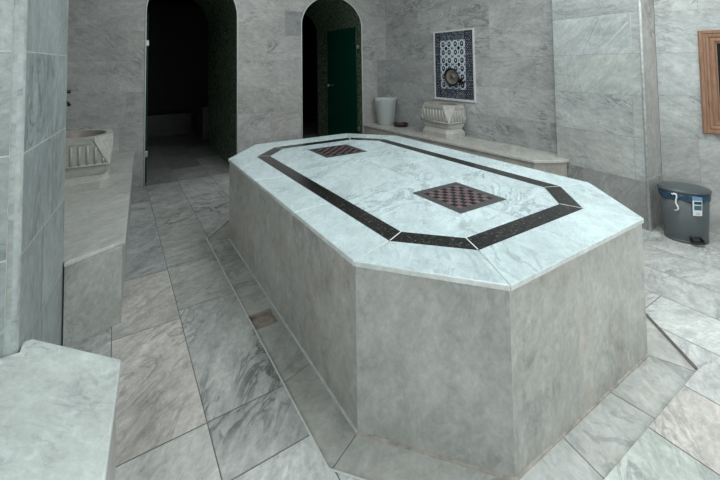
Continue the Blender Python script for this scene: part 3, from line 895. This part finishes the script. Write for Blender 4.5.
b.build('cloth', simple('folded pale cloth', (.6, .63, .62), .9, noise=.2), t) if False else None

CC = Vector((4.03, 4.80, .476))
b = MB()
lathe(b, [(.0, .0), (.085, .0), (.112, .012), (.122, .05), (.126, .055), (.122, .056), (.117, .05), (.105, .018), (.08, .008), (.03, .008), (.022, .018), (.0, .02)], CC, (0, 0, 1), 40)
o = b.build('copper_bowl', M['copper'], loc=tuple(CC)); o['label'] = 'small dark copper bowl on the right bench beside the bucket'; o['category'] = 'bowl'

# ------------------------------------------------------------------ pedal bin
PC = Vector((4.155, 1.27, 0)); fr = Vector((-.70, -.714, 0)).normalized(); rt = Vector((fr.y, -fr.x, 0)) * -1   # rt: bin's long axis
AX, AY = .168, .135
binr = thing('pedal_bin', 'slate grey pedal bin with a blue bag rim and white tag in the right corner', 'bin', tuple(PC))
def be(a, f, z, o=0.): return PC + rt * ((AX * f + o) * math.cos(a)) + fr * ((AY * f + o) * math.sin(a)) + Vector((0, 0, z))
def ering(f, z, o=0., n=48): return [be(2 * PI * k / n, f, z, o) for k in range(n)]
ZT = .402
b = MB(); b.loft([ering(.85, .022), ering(.87, .028), ering(.995, ZT), ering(.96, ZT), ering(.84, .05)])
b.build('body', M['bin'], binr)
b = MB(); b.loft([ering(.85, 0), ering(.875, .004), ering(.875, .022), ering(.85, .024)])
b.build('base', M['bin'], binr)
b = MB()
lip = []
for k in range(48):
    a = 2 * PI * k / 48; lip.append(be(a, 1.0, ZT - .05 - .006 * math.sin(a * 5) - .005 * math.sin(a * 11 + 1), .004))
b.loft([ering(1.0, ZT + .004, -.006), ering(1.0, ZT + .006, .006), ering(1.0, ZT - .018, .007), lip, [p - (p - PC) * .012 for p in lip]], cap0=False, cap1=False)
b.build('bag_rim', M['liner'], binr)
b = MB(); b.loft([ering(1.0, ZT + .004, .006), ering(1.0, ZT + .008, .012), ering(1.0, ZT + .022, .011), ering(1.0, ZT + .030, .002), ering(.9, ZT + .036), ering(.6, ZT + .046), ering(.3, ZT + .050), ering(.02, ZT + .051)])
b.build('lid', M['bin_lid'], binr)
# label on the side
def patch(b, a0, a1, z0_, z1_, o, mat):
    n = 6
    for k in range(n):
        aa, ab = a0 + (a1 - a0) * k / n, a0 + (a1 - a0) * (k + 1) / n
        def f_(z): return .87 + (.995 - .87) * (z - .028) / (ZT - .028)
        b.poly([be(aa, f_(z0_), z0_, o), be(ab, f_(z0_), z0_, o), be(ab, f_(z1_), z1_, o), be(aa, f_(z1_), z1_, o)], mat=mat, smooth=True)
LA0, LA1 = PI / 2 - .44, PI / 2 - .02
LA0, LA1 = PI / 2 - .28, PI / 2 + .12
b = MB()
patch(b, LA0, LA1, .24, .392, .010, 0)
patch(b, LA0 + .0, LA1 - .0, .363, .392, .0108, 1)
patch(b, LA0 + .03, LA1 - .06, .332, .355, .0108, 2)
patch(b, LA0 + .03, LA1 - .06, .286, .324, .0108, 3)
patch(b, LA0 + .1, LA1 - .12, .25, .254, .0108, 4); patch(b, LA0 + .1, LA1 - .12, .262, .266, .0108, 4)
b.build('sticker', [M['label_white'], M['label_blue'], M['label_navy'], M['label_teal'], M['label_grey']], binr)
# white bag tie hanging down the front
b = MB(); AT = PI / 2 + .74
tie = [(AT + .14, .388), (AT + .10, .378), (AT + .05, .388), (AT - .03, .386), (AT - .06, .37), (AT - .02, .34), (AT + .0, .315), (AT - .06, .29), (AT - .09, .27), (AT - .03, .255), (AT + .08, .250)]
pts = [be(a, .87 + .125 * (z - .028) / (ZT - .028), z + .012, .016) for a, z in tie]
b.tube(pts, [.004, .006, .008, .008, .006, .005, .006, .007, .006, .005, .003], 6)
b.build('bag_tie', M['white_strip'], binr)
b = MB()
pa = PI / 2 - .02
q = be(pa, .875, .0)
def Q(s, d, z): return q + rt * s + fr * d + Vector((0, 0, z))
def obox(b, s0, s1, d0, d1, za, zb_):
    b.loft([[Q(s0, d0, za), Q(s1, d0, za), Q(s1, d1, za), Q(s0, d1, za)], [Q(s0, d0, zb_), Q(s1, d0, zb_), Q(s1, d1, zb_), Q(s0, d1, zb_)]], smooth=False)
obox(b, -.042, .042, -.02, .006, .056, .064); obox(b, -.040, -.030, .0, .035, .030, .056); obox(b, .030, .040, .0, .035, .030, .056)
obox(b, -.045, .045, .015, .045, .026, .038)
b.build('pedal', M['black'], binr, bevel=.003)

# ------------------------------------------------------------------ wooden frame on the right wall
def wf(s, z, o=0.):
    e = L_; n = Vector((e.y, -e.x)); q_ = Vector(RF0) + e * s + n * o
    return Vector((q_.x, q_.y, z))
fs0, fs1, fz0, fz1 = .290, .95, .858, 1.767
wfm = thing('wooden_frame', 'brown moulded wooden frame with a dark pane on the right wall', 'frame', wf((fs0 + fs1) / 2, fz0))
b = MB()
prof = [(0, 0), (0, .022), (.008, .030), (.026, .030), (.032, .022), (.044, .022), (.050, .028), (.064, .024), (.072, .016), (.084, .020), (.100, .018), (.112, .006), (.118, .004)]
rings = [[wf(fs0 + i_, fz0 + i_, o), wf(fs1 - i_, fz0 + i_, o), wf(fs1 - i_, fz1 - i_, o), wf(fs0 + i_, fz1 - i_, o)] for i_, o in prof]
b.loft(rings, cap0=False, cap1=False, smooth=False)
b.build('moulding', M['wood'], wfm)
b = MB(); b.poly([wf(fs0 + .115, fz0 + .115, .004), wf(fs1 - .115, fz0 + .115, .004), wf(fs1 - .115, fz1 - .115, .004), wf(fs0 + .115, fz1 - .115, .004)])
b.build('pane', M['dark_glass'], wfm)

# ------------------------------------------------------------------ marble bench in the dark chamber behind the left arch
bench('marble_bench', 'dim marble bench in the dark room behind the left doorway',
      [(-.5, 9.0), (1.50, 9.0), (1.50, 9.78), (-.5, 9.78)], .45, .03, .01, [(-.48, 9.02), (1.48, 9.02), (1.48, 9.76), (-.48, 9.76)], tt=(.05, .052, .05), bt=(.04, .042, .04))  # low tints: the room's lack of light put into the stone
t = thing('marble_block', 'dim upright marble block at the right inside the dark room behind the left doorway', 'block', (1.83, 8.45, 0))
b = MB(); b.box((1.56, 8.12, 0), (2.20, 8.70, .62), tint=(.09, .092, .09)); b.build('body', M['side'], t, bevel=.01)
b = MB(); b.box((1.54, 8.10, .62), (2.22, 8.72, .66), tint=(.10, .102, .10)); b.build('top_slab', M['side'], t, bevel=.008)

# ------------------------------------------------------------------ light
def area(name, loc, rot, sx, sy, power, col):
    l = bpy.data.lights.new(name, 'AREA'); l.shape = 'RECTANGLE'; l.size = sx; l.size_y = sy; l.energy = power; l.color = col
    o = bpy.data.objects.new(name, l); COL.objects.link(o); o.location = loc; o.rotation_euler = rot
    return o
area('ceiling_light', (2.6, 1.0, 3.42), (0, 0, 0), 2.0, 2.0, 56, (.95, 1.0, 1.0))
area('ceiling_light', (1.6, 3.6, 3.42), (0, 0, 0), 1.4, 1.4, 16, (.98, 1.0, .99))
area('fill_light', (2.4, -2.1, 1.9), (math.radians(82), 0, math.radians(14)), 2.6, 1.8, 40, (.95, 1.0, .99))  # unseen fill for daylight from the camera side, no window built
area('fill_light', (-1.1, -.5, 1.9), (math.radians(80), 0, math.radians(-62)), 2.0, 1.7, 44, (.96, 1.0, .99))  # added fill to lift the block's left-facing sides, no window here
W = bpy.data.worlds.new('world'); S.world = W; W.use_nodes = True
W.node_tree.nodes['Background'].inputs[0].default_value = (.5, .55, .56, 1)
W.node_tree.nodes['Background'].inputs[1].default_value = .02

# ------------------------------------------------------------------ camera
cam = bpy.data.cameras.new('camera'); co = bpy.data.objects.new('camera', cam); COL.objects.link(co)
F, PX, PY = 373.6, 339.92, 48.217
PITCH, ROLL, TH = .0440, -.0112, .5406
cam.sensor_fit = 'HORIZONTAL'; cam.sensor_width = 36.0; cam.lens = F / 720 * 36
cam.shift_x = (360 - PX) / 720; cam.shift_y = -(240 - PY) / 720
cam.clip_start = .02; cam.clip_end = 60
# camera axes in the room frame
c_, s_ = math.cos(TH), math.sin(TH)
def room(v): return Vector((v.x * c_ + v.y * s_, -v.x * s_ + v.y * c_, v.z))
fwd = Vector((0, math.cos(PITCH), math.sin(PITCH))); up = Vector((0, -math.sin(PITCH), math.cos(PITCH))); rgt = Vector((1, 0, 0))
cr, sr = math.cos(ROLL), math.sin(ROLL)
r2 = rgt * cr + up * sr
u2 = up * cr - rgt * sr
R, U, Fd = room(r2), room(u2), room(fwd)
mw = Matrix(((R.x, U.x, -Fd.x, 0), (R.y, U.y, -Fd.y, 0), (R.z, U.z, -Fd.z, 1.5), (0, 0, 0, 1)))
co.matrix_world = mw
S.camera = co
S.view_settings.view_transform = 'Standard'
S.view_settings.look = 'None'
S.view_settings.exposure = .60
S.cycles.max_bounces = 8
S.cycles.use_denoising = True
